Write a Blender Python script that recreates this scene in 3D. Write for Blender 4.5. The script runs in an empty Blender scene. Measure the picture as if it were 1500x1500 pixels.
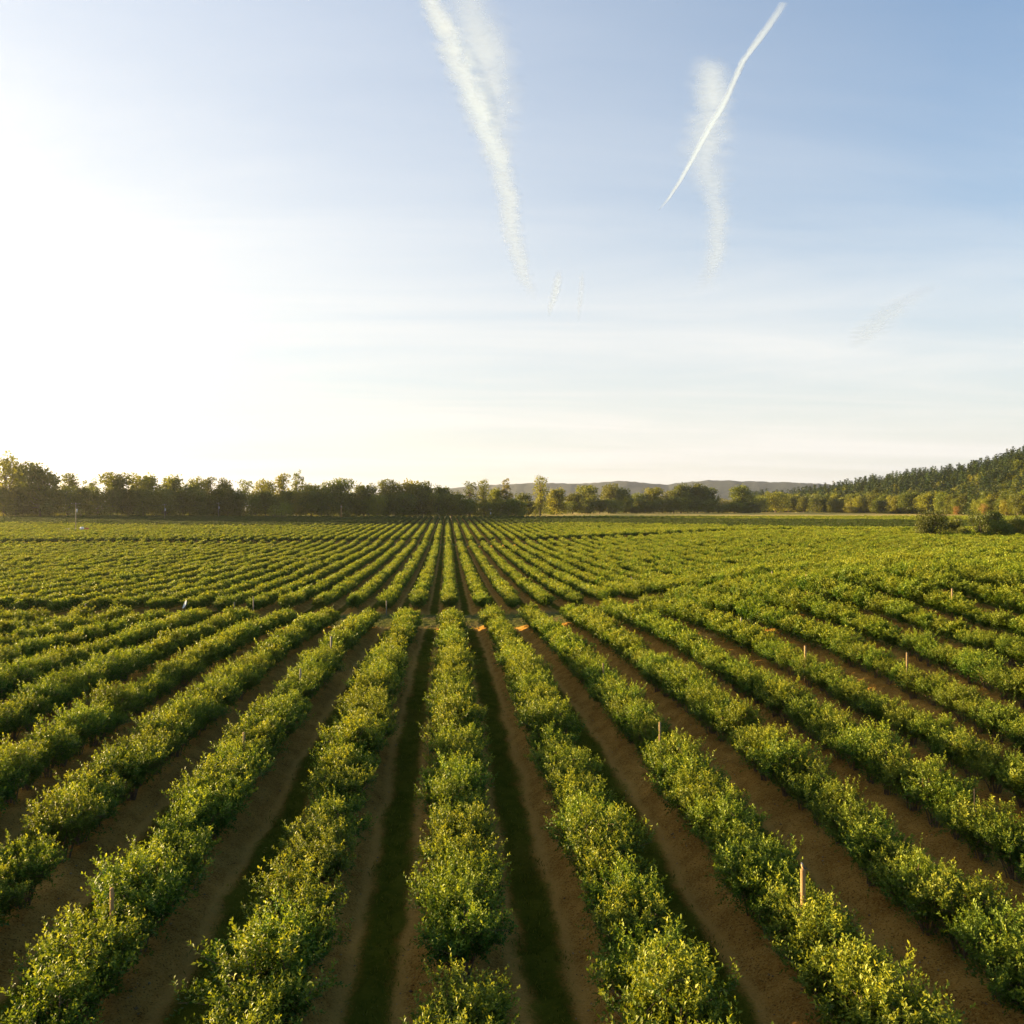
import bpy, math, random
import numpy as np
from mathutils import Vector, Matrix

R = math.radians
RNG = np.random.default_rng(11)
random.seed(11)
S = bpy.context.scene
C = S.collection

# ------------------------------------------------------------------ view set-up
F = 1334.0                 # focal length in photo pixels (1500 wide)
YAW = R(4.07)              # camera looks this far to +X of the row direction (+Y)
HOR = 745.0                # photo row of the horizon
EYE = 9.0
SUN_AZ = R(-66)            # from +Y towards +X
SUN_EL = R(6.5)


def bearing(px):
    return YAW + math.atan((px - 750.0) / F)


def col_x(px, Y):
    return Y * math.tan(bearing(px))


def depth(X, Y):
    return X * math.sin(YAW) + Y * math.cos(YAW)


def z_at(X, Y, py):
    return EYE + depth(X, Y) * (HOR - py) / F


def project(X, Y, Z):
    d = depth(X, Y)
    r = X * math.cos(YAW) - Y * math.sin(YAW)
    return 750 + F * r / d, HOR - F * (Z - EYE) / d


# ------------------------------------------------------------------ terrain
ROW = 3.05
ROW0 = 0.25
BLOCKS = ((-30.0, 71.0), (86.0, 245.0), (251.0, 527.0))
_ty = np.array([-200, 0, 10, 22, 36, 52, 66, 75, 87, 110, 150, 200, 238, 250, 265, 300, 374, 450, 526, 600, 700, 900, 1500, 9000], float)
_tz = np.array([0, 0.1, 0.15, 0.5, 0.75, 0.55, -0.05, -0.5, -1.05, -1.45, -1.65, -1.65, -1.45, -0.6, -0.35, 0.15, 1.3, 2.3, 3.0, 3.1, 3.7, 4.6, 5.0, 5.0], float)
_dy = np.arange(-200, 9000, 1.0)
_dz = np.interp(_dy, _ty, _tz)
_k = np.hanning(13)
_k /= _k.sum()
_dzs = np.convolve(np.pad(_dz, 6, mode='edge'), _k, mode='valid')


def sstep(a, b, x):
    t = np.clip((np.asarray(x, float) - a) / (b - a), 0, 1)
    return t * t * (3 - 2 * t)


def terrain(X, Y):
    X = np.asarray(X, float)
    Y = np.asarray(Y, float)
    z = np.interp(Y, _dy, _dzs)
    w = sstep(14, 64, Y) * (1 - sstep(205, 330, Y))
    k = sstep(74, 132, Y)                       # the rise draws back to the right as it goes
    x0 = 5 + 7 * k
    x1 = 35 + 52 * k
    t = np.clip((X - x0) / (x1 - x0), 0, 1)
    z = z + (3.2 + .35 * k) * t * t * (3 - 2 * t) * w
    z = z + 1.2 * sstep(-60, -200, X) * sstep(330, 470, Y)
    z = z + 0.10 * np.sin(X * 0.11 + 1.3) * np.sin(Y * 0.07 + .4) + 0.05 * np.sin(X * .31 + Y * .19)
    return z


def block_mask(Y):
    Y = np.asarray(Y, float)
    m = np.zeros_like(Y)
    for a, b in BLOCKS:
        m = np.maximum(m, sstep(a - 1.2, a + 0.6, Y) * (1 - sstep(b - 0.6, b + 1.2, Y)))
    return m


def row_dx(X):
    return np.mod(np.asarray(X, float) - ROW0 + ROW / 2, ROW) - ROW / 2


def ridge(X, Y):
    dx = row_dx(X)
    return 0.30 * np.exp(-(dx / 0.72) ** 4) * block_mask(Y)


def ground_z(X, Y):
    return float(terrain(X, Y) + ridge(X, Y))


# ------------------------------------------------------------------ helpers
def tag(o, label, cat, group=None, kind=None):
    if label:
        o['label'] = label
    if cat:
        o['category'] = cat
    if group:
        o['group'] = group
    if kind:
        o['kind'] = kind
    return o


def empty(name, loc, rz=0.0, scale=(1, 1, 1)):
    o = bpy.data.objects.new(name, None)
    o.empty_display_size = 0.2
    o.location = loc
    o.rotation_euler = (0, 0, rz)
    o.scale = scale
    C.objects.link(o)
    return o


def link(name, me, parent=None):
    o = bpy.data.objects.new(name, me)
    C.objects.link(o)
    if parent is not None:
        o.parent = parent
    return o


def mesh_np(name, V, faces, mat=None, attrs=None, smooth=False, mat_idx=None):
    """faces: list of arrays (n,k)"""
    me = bpy.data.meshes.new(name)
    V = np.asarray(V, np.float32)
    me.vertices.add(len(V))
    me.vertices.foreach_set('co', V.ravel())
    loops = np.concatenate([np.asarray(f, np.int32).ravel() for f in faces])
    tot = np.concatenate([np.full(len(f), f.shape[1], np.int32) for f in faces])
    start = np.concatenate([[0], np.cumsum(tot)[:-1]]).astype(np.int32)
    me.loops.add(len(loops))
    me.loops.foreach_set('vertex_index', loops)
    me.polygons.add(len(tot))
    me.polygons.foreach_set('loop_start', start)
    me.polygons.foreach_set('loop_total', tot)
    if smooth:
        me.polygons.foreach_set('use_smooth', np.ones(len(tot), bool))
    me.update(calc_edges=True)
    for k, a in (attrs or {}).items():
        at = me.attributes.new(k, 'FLOAT', 'POINT')
        at.data.foreach_set('value', np.asarray(a, np.float32))
    if mat is not None:
        me.materials.append(mat)
    me.validate()
    return me


class MB:
    """collects boxes, tubes and lathes into one mesh"""
    def __init__(self):
        self.v = []
        self.f = []

    def _add(self, v, f):
        b = len(self.v)
        self.v += [tuple(p) for p in v]
        self.f += [tuple(b + i for i in q) for q in f]

    def box(self, c, s, rz=0.0):
        x, y, z = s[0] / 2, s[1] / 2, s[2] / 2
        ca, sa = math.cos(rz), math.sin(rz)
        v = []
        for dz in (-z, z):
            for dx, dy in ((-x, -y), (x, -y), (x, y), (-x, y)):
                v.append((c[0] + dx * ca - dy * sa, c[1] + dx * sa + dy * ca, c[2] + dz))
        self._add(v, [(3, 2, 1, 0), (4, 5, 6, 7), (0, 1, 5, 4), (1, 2, 6, 5), (2, 3, 7, 6), (3, 0, 4, 7)])

    def tube(self, pts, rad, n=8, caps=True):
        pts = [Vector(p) for p in pts]
        if not isinstance(rad, (list, tuple)):
            rad = [rad] * len(pts)
        v, f = [], []
        for i, p in enumerate(pts):
            t = (pts[min(i + 1, len(pts) - 1)] - pts[max(i - 1, 0)]).normalized()
            a = t.orthogonal().normalized() if abs(t.z) < .9 else Vector((1, 0, 0)).cross(t).normalized()
            b = t.cross(a)
            for k in range(n):
                w = 2 * math.pi * k / n
                v.append(p + a * (math.cos(w) * rad[i]) + b * (math.sin(w) * rad[i]))
        for i in range(len(pts) - 1):
            for k in range(n):
                f.append((i * n + k, i * n + (k + 1) % n, (i + 1) * n + (k + 1) % n, (i + 1) * n + k))
        if caps:
            f.append(tuple(range(n))[::-1])
            f.append(tuple((len(pts) - 1) * n + k for k in range(n)))
        self._add(v, f)

    def mesh(self, name, mat, smooth=False):
        me = bpy.data.meshes.new(name)
        me.from_pydata(self.v, [], self.f)
        me.materials.append(mat)
        if smooth:
            me.polygons.foreach_set('use_smooth', np.ones(len(self.f), bool))
        me.update()
        return me

    def build(self, name, mat, parent=None, smooth=False):
        return link(name, self.mesh(name, mat, smooth), parent)


# ------------------------------------------------------------------ materials
def new_mat(name):
    m = bpy.data.materials.new(name)
    m.use_nodes = True
    nt = m.node_tree
    nt.nodes.clear()
    return m, nt


class NT:
    def __init__(self, nt):
        self.nt = nt

    def n(self, typ, **kw):
        nd = self.nt.nodes.new(typ)
        for k, v in kw.items():
            setattr(nd, k, v)
        return nd

    def l(self, a, b):
        self.nt.links.new(a, b)

    def val(self, sock, x):
        if hasattr(x, 'is_linked') or isinstance(x, bpy.types.NodeSocket):
            self.l(x, sock)
        elif x is not None:
            sock.default_value = x

    def math(self, op, a, b=None, c=None, clamp=False):
        nd = self.n('ShaderNodeMath', operation=op, use_clamp=clamp)
        self.val(nd.inputs[0], a)
        if b is not None:
            self.val(nd.inputs[1], b)
        if c is not None:
            self.val(nd.inputs[2], c)
        return nd.outputs[0]

    def mix(self, f, a, b, blend='MIX'):
        nd = self.n('ShaderNodeMix', data_type='RGBA', blend_type=blend)
        self.val(nd.inputs[0], f)
        for s, x in ((nd.inputs[6], a), (nd.inputs[7], b)):
            if isinstance(x, (tuple, list)):
                s.default_value = (*x[:3], 1)
            else:
                self.l(x, s)
        return nd.outputs[2]

    def ramp(self, f, a, b, o0=0.0, o1=1.0, smooth=True):
        nd = self.n('ShaderNodeMapRange', interpolation_type='SMOOTHSTEP' if smooth else 'LINEAR')
        self.val(nd.inputs['Value'], f)
        nd.inputs['From Min'].default_value = a
        nd.inputs['From Max'].default_value = b
        nd.inputs['To Min'].default_value = o0
        nd.inputs['To Max'].default_value = o1
        return nd.outputs['Result']

    def noise(self, vec, scale, detail=3.0, rough=.55, dist=0.0):
        nd = self.n('ShaderNodeTexNoise')
        if vec is not None:
            self.l(vec, nd.inputs['Vector'])
        nd.inputs['Scale'].default_value = scale
        nd.inputs['Detail'].default_value = detail
        nd.inputs['Roughness'].default_value = rough
        nd.inputs['Distortion'].default_value = dist
        return nd.outputs[0]

    def attr(self, name):
        return self.n('ShaderNodeAttribute', attribute_name=name).outputs['Fac']

    def mapping(self, vec, scale):
        nd = self.n('ShaderNodeMapping')
        self.l(vec, nd.inputs['Vector'])
        nd.inputs['Scale'].default_value = scale
        return nd.outputs[0]


def leaf_material(name, old, young, warm=None, transl=.35, rough=.5, rand=.25, spec=.3):
    """leaf colour runs from old to young foliage with its tone: leaf age, plus painted sun on bush tops"""
    m, nt = new_mat(name)
    q = NT(nt)
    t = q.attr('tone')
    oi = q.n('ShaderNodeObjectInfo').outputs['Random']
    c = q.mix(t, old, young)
    if warm is not None:
        c = q.mix(q.ramp(oi, .55, 1.0, 0, .55), c, warm)
    hs = q.n('ShaderNodeHueSaturation')
    q.l(c, hs.inputs['Color'])
    q.l(q.ramp(oi, 0, 1, 1 - rand, 1 + rand, False), hs.inputs['Value'])
    q.l(q.ramp(q.math('FRACT', q.math('MULTIPLY', oi, 7.31)), 0, 1, .485, .515, False), hs.inputs['Hue'])
    c = hs.outputs[0]
    p = q.n('ShaderNodeBsdfPrincipled')
    q.l(c, p.inputs['Base Color'])
    p.inputs['Roughness'].default_value = rough
    p.inputs['Specular IOR Level'].default_value = spec
    tr = q.n('ShaderNodeBsdfTranslucent')
    q.l(q.mix(1.0, c, (1.25, 1.1, .45), 'MULTIPLY'), tr.inputs['Color'])
    mx = q.n('ShaderNodeMixShader')
    mx.inputs[0].default_value = transl
    q.l(p.outputs[0], mx.inputs[1])
    q.l(tr.outputs[0], mx.inputs[2])
    out = q.n('ShaderNodeOutputMaterial')
    q.l(mx.outputs[0], out.inputs['Surface'])
    return m


def plain(name, c1, c2, scale=6.0, rough=.8, bump=.3, metallic=0.0, stretch=(1, 1, 1)):
    m, nt = new_mat(name)
    q = NT(nt)
    tc = q.n('ShaderNodeTexCoord').outputs['Object']
    v = q.mapping(tc, stretch)
    nz = q.noise(v, scale, 5, .6)
    c = q.mix(q.ramp(nz, .35, .65), c1, c2)
    p = q.n('ShaderNodeBsdfPrincipled')
    q.l(c, p.inputs['Base Color'])
    p.inputs['Roughness'].default_value = rough
    p.inputs['Metallic'].default_value = metallic
    b = q.n('ShaderNodeBump')
    b.inputs['Strength'].default_value = bump
    b.inputs['Distance'].default_value = .02
    q.l(nz, b.inputs['Height'])
    q.l(b.outputs[0], p.inputs['Normal'])
    out = q.n('ShaderNodeOutputMaterial')
    q.l(p.outputs[0], out.inputs['Surface'])
    return m


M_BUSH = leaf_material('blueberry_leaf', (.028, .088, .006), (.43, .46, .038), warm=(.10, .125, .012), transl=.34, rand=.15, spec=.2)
M_BUSH_SHADE = leaf_material('shaded_blueberry_leaf', (.020, .047, .006), (.10, .125, .014), transl=.3, rand=.15, spec=.2)  # same bush leaves with shade put into the colour
M_STEM = plain('blueberry_bark', (.10, .065, .035), (.19, .12, .06), 30, .9, .5)
M_TREE = leaf_material('broadleaf_foliage', (.054, .082, .008), (.20, .22, .018), warm=(.20, .195, .018), transl=.46, rand=.28)
M_GOLD = leaf_material('golden_foliage', (.14, .125, .02), (.30, .25, .04), transl=.35, rand=.15)
M_ORANGE = leaf_material('rusty_foliage', (.19, .12, .025), (.30, .19, .04), transl=.35, rand=.1)
M_CONIF = leaf_material('conifer_foliage', (.024, .046, .007), (.085, .105, .014), transl=.12, rand=.35)
M_SHRUB = leaf_material('shrub_foliage', (.046, .070, .009), (.13, .145, .018), transl=.28, rand=.2)
M_BARK = plain('tree_bark', (.09, .065, .045), (.16, .12, .085), 4, .95, .6, stretch=(1, 1, .2))
M_POST = plain('weathered_post_wood', (.22, .125, .04), (.34, .20, .07), 14, .85, .5, stretch=(1, 1, .1))
M_DULL = plain('dull_post_wood', (.19, .12, .05), (.30, .20, .09), 14, .85, .5, stretch=(1, 1, .1))
M_GREYPOST = plain('grey_weathered_wood', (.16, .13, .09), (.30, .25, .18), 14, .85, .5, stretch=(1, 1, .1))
M_STAKE = plain('dark_steel_stake', (.035, .03, .028), (.08, .055, .04), 20, .6, .3, .6)
M_WIRE = plain('galvanised_wire', (.12, .12, .11), (.20, .19, .17), 40, .4, .1, .8)
M_WHITE = plain('white_cloth', (.78, .77, .72), (.86, .85, .80), 5, .8, .2)
M_STEEL = plain('painted_grey_metal', (.38, .39, .38), (.50, .50, .48), 8, .45, .2, .3)
M_RED = plain('faded_red_paint', (.34, .06, .04), (.45, .10, .06), 8, .5, .2)
M_CONC = plain('pale_concrete', (.45, .43, .39), (.58, .55, .50), 5, .9, .4)
M_CERAM = plain('insulator_ceramic', (.42, .38, .34), (.55, .50, .45), 10, .3, .1)


def ground_material():
    m, nt = new_mat('field_soil_and_grass')
    q = NT(nt)
    tc = q.n('ShaderNodeTexCoord').outputs['Object']
    sep = q.n('ShaderNodeSeparateXYZ')
    q.l(tc, sep.inputs[0])
    x, y = sep.outputs[0], sep.outputs[1]
    wob = q.noise(q.mapping(tc, (1, .45, 1)), .9, 4, .6)
    xx = q.math('ADD', x, q.math('MULTIPLY', q.math('SUBTRACT', wob, .5), .62))
    # distance from the nearest planted row
    ph = q.math('FRACT', q.math('DIVIDE', q.math('SUBTRACT', xx, ROW0 - ROW / 2), ROW))
    dx = q.math('MULTIPLY', q.math('ABSOLUTE', q.math('SUBTRACT', ph, .5)), ROW)
    field = q.attr('field')
    far = q.attr('verge')
    n_big = q.noise(tc, .13, 3)
    n_mid = q.noise(tc, 1.4, 5, .6)
    n_fine = q.noise(tc, 14.0, 5, .7)
    n_grit = q.noise(tc, 60.0, 3, .7)
    # soil: reddish crumbly mulch with darker damp patches and pale grit
    soil = q.mix(q.ramp(n_mid, .35, .68), (.29, .140, .024), (.48, .250, .050))
    soil = q.mix(q.ramp(n_fine, .42, .7, 0, .55), soil, (.50, .30, .072))
    soil = q.mix(q.ramp(n_grit, .60, .74, 0, .6), soil, (.42, .27, .08))
    n_peb = q.noise(tc, 26.0, 2, .6)
    soil = q.mix(q.ramp(n_peb, .44, .34, 0, .75), soil, (.040, .026, .010))
    soil = q.mix(q.ramp(n_peb, .58, .66, 0, .55), soil, (.52, .32, .10))
    soil = q.mix(q.ramp(n_fine, .42, .28, 0, .6), soil, (.085, .042, .010))
    # track beside the bed, packed and paler
    trk = q.ramp(q.math('ABSOLUTE', q.math('SUBTRACT', dx, 1.0)), .22, .02)
    soil = q.mix(q.math('MULTIPLY', trk, .55), soil, (.54, .31, .075))
    grass = q.mix(q.ramp(n_mid, .3, .7), (.062, .072, .006), (.115, .115, .012))
    grass = q.mix(q.ramp(n_fine, .5, .75, 0, .55), grass, (.19, .155, .020))
    grass = q.mix(q.ramp(n_big, .5, .72, 0, .5), grass, (.18, .105, .018))
    gm = q.ramp(q.math('ADD', dx, q.math('ADD', q.math('MULTIPLY', q.math('SUBTRACT', n_fine, .5), .5), q.math('MULTIPLY', q.math('SUBTRACT', n_mid, .5), .45))), 1.0, 1.30)
    rowcol = q.mix(gm, soil, grass)
    path = q.mix(q.ramp(n_mid, .35, .7), (.075, .085, .018), (.15, .135, .040))
    path = q.mix(q.ramp(n_big, .48, .62, 0, .5), path, (.19, .115, .055))
    c = q.mix(field, path, rowcol)
    verge = q.mix(q.ramp(n_big, .4, .6), (.07, .075, .022), (.12, .105, .035))
    c = q.mix(far, c, verge)
    p = q.n('ShaderNodeBsdfPrincipled')
    q.l(c, p.inputs['Base Color'])
    p.inputs['Roughness'].default_value = .95
    p.inputs['Specular IOR Level'].default_value = 0
    h = q.math('ADD', q.math('MULTIPLY', n_fine, .6), q.math('MULTIPLY', n_grit, .25))
    n_rill = q.noise(q.mapping(tc, (.7, 5.0, 1)), 1.1, 4, .6)
    h = q.math('ADD', h, q.math('ADD', q.math('MULTIPLY', n_mid, .8), q.math('MULTIPLY', n_rill, 1.6)))
    b = q.n('ShaderNodeBump')
    b.inputs['Strength'].default_value = .9
    b.inputs['Distance'].default_value = .09
    q.l(h, b.inputs['Height'])
    q.l(b.outputs[0], p.inputs['Normal'])
    out = q.n('ShaderNodeOutputMaterial')
    q.l(p.outputs[0], out.inputs['Surface'])
    return m


# ------------------------------------------------------------------ ground
def axis(parts):
    a = [np.arange(s, e, d) for s, e, d in parts]
    return np.concatenate(a)


gx = np.concatenate([-np.geomspace(9400, 92, 26), axis([(-90, -30, .5), (-30, 36, .2), (36, 90, .5)]), np.geomspace(92, 9000, 26)])
gy = np.concatenate([[-400, -120, -50], axis([(-20, 8, 4), (8, 60, .4), (60, 100, .6), (100, 236, 4), (236, 262, 1), (262, 600, 6)]), np.geomspace(600, 10400, 24)])
GX, GY = np.meshgrid(gx, gy)
jit = 0.035 * RNG.standard_normal(GX.shape) * ((np.abs(GX) < 30) & (GY < 100) & (GY > 8))
GZ = terrain(GX, GY) + ridge(GX, GY) * (np.abs(GX) < 90) + jit
ny, nx = GX.shape
idx = np.arange(nx * ny).reshape(ny, nx)
quads = np.stack([idx[:-1, :-1], idx[:-1, 1:], idx[1:, 1:], idx[1:, :-1]], -1).reshape(-1, 4)
me = mesh_np('ground', np.stack([GX, GY, GZ], -1).reshape(-1, 3), [quads], ground_material(),
             {'field': block_mask(GY).ravel(), 'verge': sstep(525, 531, GY).ravel()}, smooth=True)
tag(link('ground', me), None, None, kind='structure')

# pale ripe field beyond the blueberries
gfx = np.linspace(40, 900, 60)
gfy = np.linspace(534, 905, 40)
A, B = np.meshgrid(gfx, gfy)
AX = A + (B - 534) * .05
V = np.stack([AX, B, terrain(AX, B) + .35 + .12 * RNG.random(AX.shape)], -1).reshape(-1, 3)
i2 = np.arange(V.shape[0]).reshape(A.shape)
q4 = np.stack([i2[:-1, :-1], i2[:-1, 1:], i2[1:, 1:], i2[1:, :-1]], -1).reshape(-1, 4)
m, nt = new_mat('ripe_grain')
q = NT(nt)
tc = q.n('ShaderNodeTexCoord').outputs['Object']
nb = q.noise(q.mapping(tc, (.3, 1, 1)), .05, 4)
nf = q.noise(tc, 1.2, 4, .7)
c = q.mix(q.ramp(nb, .4, .62), (.40, .265, .004), (.32, .235, .006))
c = q.mix(q.ramp(nf, .5, .75, 0, .5), c, (.46, .31, .02))
p = q.n('ShaderNodeBsdfPrincipled')
p.inputs['Roughness'].default_value = .95
q.l(c, p.inputs['Base Color'])
q.l(p.outputs[0], q.n('ShaderNodeOutputMaterial').inputs['Surface'])
tag(link('grain_field', mesh_np('grain_field', V, [q4], m, smooth=True)), None, None, kind='structure')


# ------------------------------------------------------------------ foliage meshes
def unit(v):
    return v / np.maximum(np.linalg.norm(v, axis=-1, keepdims=True), 1e-9)


def leaf_cards(P, D, Nrm, L, W, fold=.25):
    """folded diamond leaves: 4 verts, 2 triangles each"""
    D = unit(D)
    Sd = unit(np.cross(D, Nrm))
    Nn = np.cross(Sd, D)
    L = L[:, None]
    W = W[:, None]
    mid = P + D * L * .45
    V = np.stack([P, mid + Sd * W * .5 + Nn * W * fold, P + D * L, mid - Sd * W * .5 + Nn * W * fold], 1)
    n = len(P)
    b = np.arange(n)[:, None] * 4
    T = np.concatenate([b + np.array([[0, 1, 2]]), b + np.array([[0, 2, 3]])])
    return V.reshape(-1, 3), T


def bush_skeleton(rng, h=1.5, rx=.95, ry=.85, canes=13, lat=6, shoots=5):
    """canes -> laterals -> shoots; returns cane polylines, shoot starts and directions"""
    lines, sp, sd = [], [], []
    for i in range(canes):
        a = 2 * math.pi * (i + rng.random()) / canes
        rr = math.sqrt(rng.random())
        tip = np.array([math.cos(a) * rx * rr, math.sin(a) * ry * rr, h * (1.0 - .42 * rr ** 2) * (.80 + .22 * rng.random())])
        b = np.array([math.cos(a), math.sin(a), 0]) * .16 * rng.random()
        b[2] = -.05
        ctrl = b * .3 + tip * .35 + np.array([0, 0, .35])
        t = np.linspace(0, 1, 7)[:, None]
        ln = (1 - t) ** 2 * b + 2 * t * (1 - t) * ctrl + t ** 2 * tip
        lines.append((ln, .018, .006))
        for j in range(lat):
            s = .30 + .70 * (j + rng.random()) / lat
            k = s * 6
            i0 = min(int(k), 5)
            p = ln[i0] + (ln[i0 + 1] - ln[i0]) * (k - i0)
            d = rng.standard_normal(3)
            d[2] = abs(d[2]) * .5 + .15
            out = np.array([p[0], p[1], 0.0])
            d = d / np.linalg.norm(d) + .6 * out / (np.linalg.norm(out) + .15)
            ll = (.18 + .26 * rng.random())
            e = p + d / np.linalg.norm(d) * ll
            lines.append((np.stack([p, (p + e) / 2 + [0, 0, .02], e]), .006, .003))
            for _ in range(shoots):
                s2 = rng.random() ** .6
                q0 = p + (e - p) * s2
                d2 = rng.standard_normal(3) * .42
                d2[2] = .75 + .4 * rng.random() if rng.random() < .8 else d2[2]
                d2 = d2 + .55 * out
                sp.append(q0)
                sd.append(d2 / np.linalg.norm(d2))
    return lines, np.array(sp), np.array(sd)


def bush_leaves(rng, sp, sd, per, leaf, h, shoot=.26):
    n = len(sp)
    sl = shoot * (.55 + .9 * rng.random(n))
    k = np.tile(np.linspace(.05, 1, per), (n, 1)) + rng.random((n, per)) * .08
    P = sp[:, None] + sd[:, None] * (k * sl[:, None])[..., None]
    az = rng.random((n, 1)) * 6.283 + np.arange(per)[None] * 2.4 + rng.normal(0, .3, (n, per))
    e1 = unit(np.cross(sd, np.array([.31, .17, .93]) + rng.normal(0, .2, (n, 3))))
    e2 = np.cross(sd, e1)
    radial = np.cos(az)[..., None] * e1[:, None] + np.sin(az)[..., None] * e2[:, None]
    up = .30 + .75 * k
    D = radial + sd[:, None] * up[..., None]
    D = D + rng.normal(0, .18, D.shape)
    P = P.reshape(-1, 3)
    D = unit(D.reshape(-1, 3))
    Nn = unit(np.repeat(sd, per, 0) - .3 * D + rng.normal(0, .35, P.shape))
    m = len(P)
    L = leaf * (.7 + .6 * rng.random(m))
    W = L * (.46 + .14 * rng.random(m))
    tipk = k.reshape(-1)
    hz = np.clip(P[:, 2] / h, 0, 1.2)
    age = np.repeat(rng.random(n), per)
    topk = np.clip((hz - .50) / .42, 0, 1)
    tone = np.clip(.06 + .22 * tipk * age + .62 * topk * tipk * (.35 + .65 * age) + rng.normal(0, .07, m), 0, 1)  # yellow new growth at shoot tips, plus sunlit crown tops painted into the tone
    keep = P[:, 2] > .12
    P, D, Nn, L, W, tone = P[keep], D[keep], Nn[keep], L[keep], W[keep], tone[keep]
    V, T = leaf_cards(P, D, Nn, L, W)
    return V, T, np.repeat(tone, 4)


def stems_mesh(name, lines, mat, n=5):
    V, Q = [], []
    b = 0
    for ln, r0, r1 in lines:
        k = len(ln)
        t = np.gradient(ln, axis=0)
        t = unit(t)
        a = unit(np.cross(t, np.array([.2, .95, .1])))
        c = np.cross(t, a)
        r = np.linspace(r0, r1, k)[:, None, None]
        w = np.arange(n) * 2 * math.pi / n
        ring = ln[:, None] + r * (np.cos(w)[None, :, None] * a[:, None] + np.sin(w)[None, :, None] * c[:, None])
        V.append(ring.reshape(-1, 3))
        i = np.arange(k * n).reshape(k, n) + b
        j = np.roll(i, -1, 1)
        Q.append(np.stack([i[:-1], j[:-1], j[1:], i[1:]], -1).reshape(-1, 4))
        b += k * n
    return mesh_np(name, np.concatenate(V), [np.concatenate(Q)], mat, smooth=True)


BUSH_FOL, BUSH_STEM = [], []
for v in range(9):
    rng = np.random.default_rng(100 + v)
    h = 1.14 + .22 * rng.random()
    lines, sp, sd = bush_skeleton(rng, h, .66 + .14 * rng.random(), .64 + .12 * rng.random(), 14 + v % 3, 7, 8)
    V, T, tone = bush_leaves(rng, sp, sd, 12, .058, h + .25)
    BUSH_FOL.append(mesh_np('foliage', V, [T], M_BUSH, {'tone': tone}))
    BUSH_STEM.append(stems_mesh('stem', lines, M_STEM))

# coarser bushes of the same build for the farther rows
proto = bpy.data.collections.new('bush_library')
N_LOD = 6
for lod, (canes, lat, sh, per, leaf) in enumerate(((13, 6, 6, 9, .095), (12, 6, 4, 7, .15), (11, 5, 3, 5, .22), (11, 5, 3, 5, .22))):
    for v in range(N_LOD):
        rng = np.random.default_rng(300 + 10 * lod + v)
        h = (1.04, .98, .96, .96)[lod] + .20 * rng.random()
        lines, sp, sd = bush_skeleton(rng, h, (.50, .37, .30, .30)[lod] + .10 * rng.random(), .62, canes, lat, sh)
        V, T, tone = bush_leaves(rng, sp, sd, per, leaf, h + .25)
        me = mesh_np('bush_leaves', V, [T], M_BUSH_SHADE if lod == 3 else M_BUSH, {'tone': tone})
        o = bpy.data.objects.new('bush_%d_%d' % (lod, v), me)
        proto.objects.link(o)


def instancer(name, pts, rot, scl, idx, coll):
    """one object that scatters the members of a collection on its points"""
    me = bpy.data.meshes.new(name)
    me.vertices.add(len(pts))
    me.vertices.foreach_set('co', np.asarray(pts, np.float32).ravel())
    a = me.attributes.new('rot', 'FLOAT_VECTOR', 'POINT')
    a.data.foreach_set('vector', np.asarray(rot, np.float32).ravel())
    a = me.attributes.new('scl', 'FLOAT_VECTOR', 'POINT')
    a.data.foreach_set('vector', np.asarray(scl, np.float32).ravel())
    a = me.attributes.new('pick', 'INT', 'POINT')
    a.data.foreach_set('value', np.asarray(idx, np.int32))
    me.update()
    o = link(name, me)
    g = bpy.data.node_groups.new(name + '_scatter', 'GeometryNodeTree')
    g.interface.new_socket('Geometry', in_out='INPUT', socket_type='NodeSocketGeometry')
    g.interface.new_socket('Geometry', in_out='OUTPUT', socket_type='NodeSocketGeometry')
    N, Lk = g.nodes, g.links
    gi = N.new('NodeGroupInput')
    go = N.new('NodeGroupOutput')
    ci = N.new('GeometryNodeCollectionInfo')
    ci.inputs['Collection'].default_value = coll
    ci.inputs['Separate Children'].default_value = True
    ci.inputs['Reset Children'].default_value = True
    ip = N.new('GeometryNodeInstanceOnPoints')
    ip.inputs['Pick Instance'].default_value = True

    def na(nm, typ):
        x = N.new('GeometryNodeInputNamedAttribute')
        x.data_type = typ
        x.inputs['Name'].default_value = nm
        return x.outputs[0]
    e2r = N.new('FunctionNodeEulerToRotation')
    Lk.new(na('rot', 'FLOAT_VECTOR'), e2r.inputs[0])
    Lk.new(gi.outputs[0], ip.inputs['Points'])
    Lk.new(ci.outputs[0], ip.inputs['Instance'])
    Lk.new(na('pick', 'INT'), ip.inputs['Instance Index'])
    Lk.new(e2r.outputs[0], ip.inputs['Rotation'])
    Lk.new(na('scl', 'FLOAT_VECTOR'), ip.inputs['Scale'])
    Lk.new(ip.outputs[0], go.inputs[0])
    md = o.modifiers.new('scatter', 'NODES')
    md.node_group = g
    return o


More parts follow.
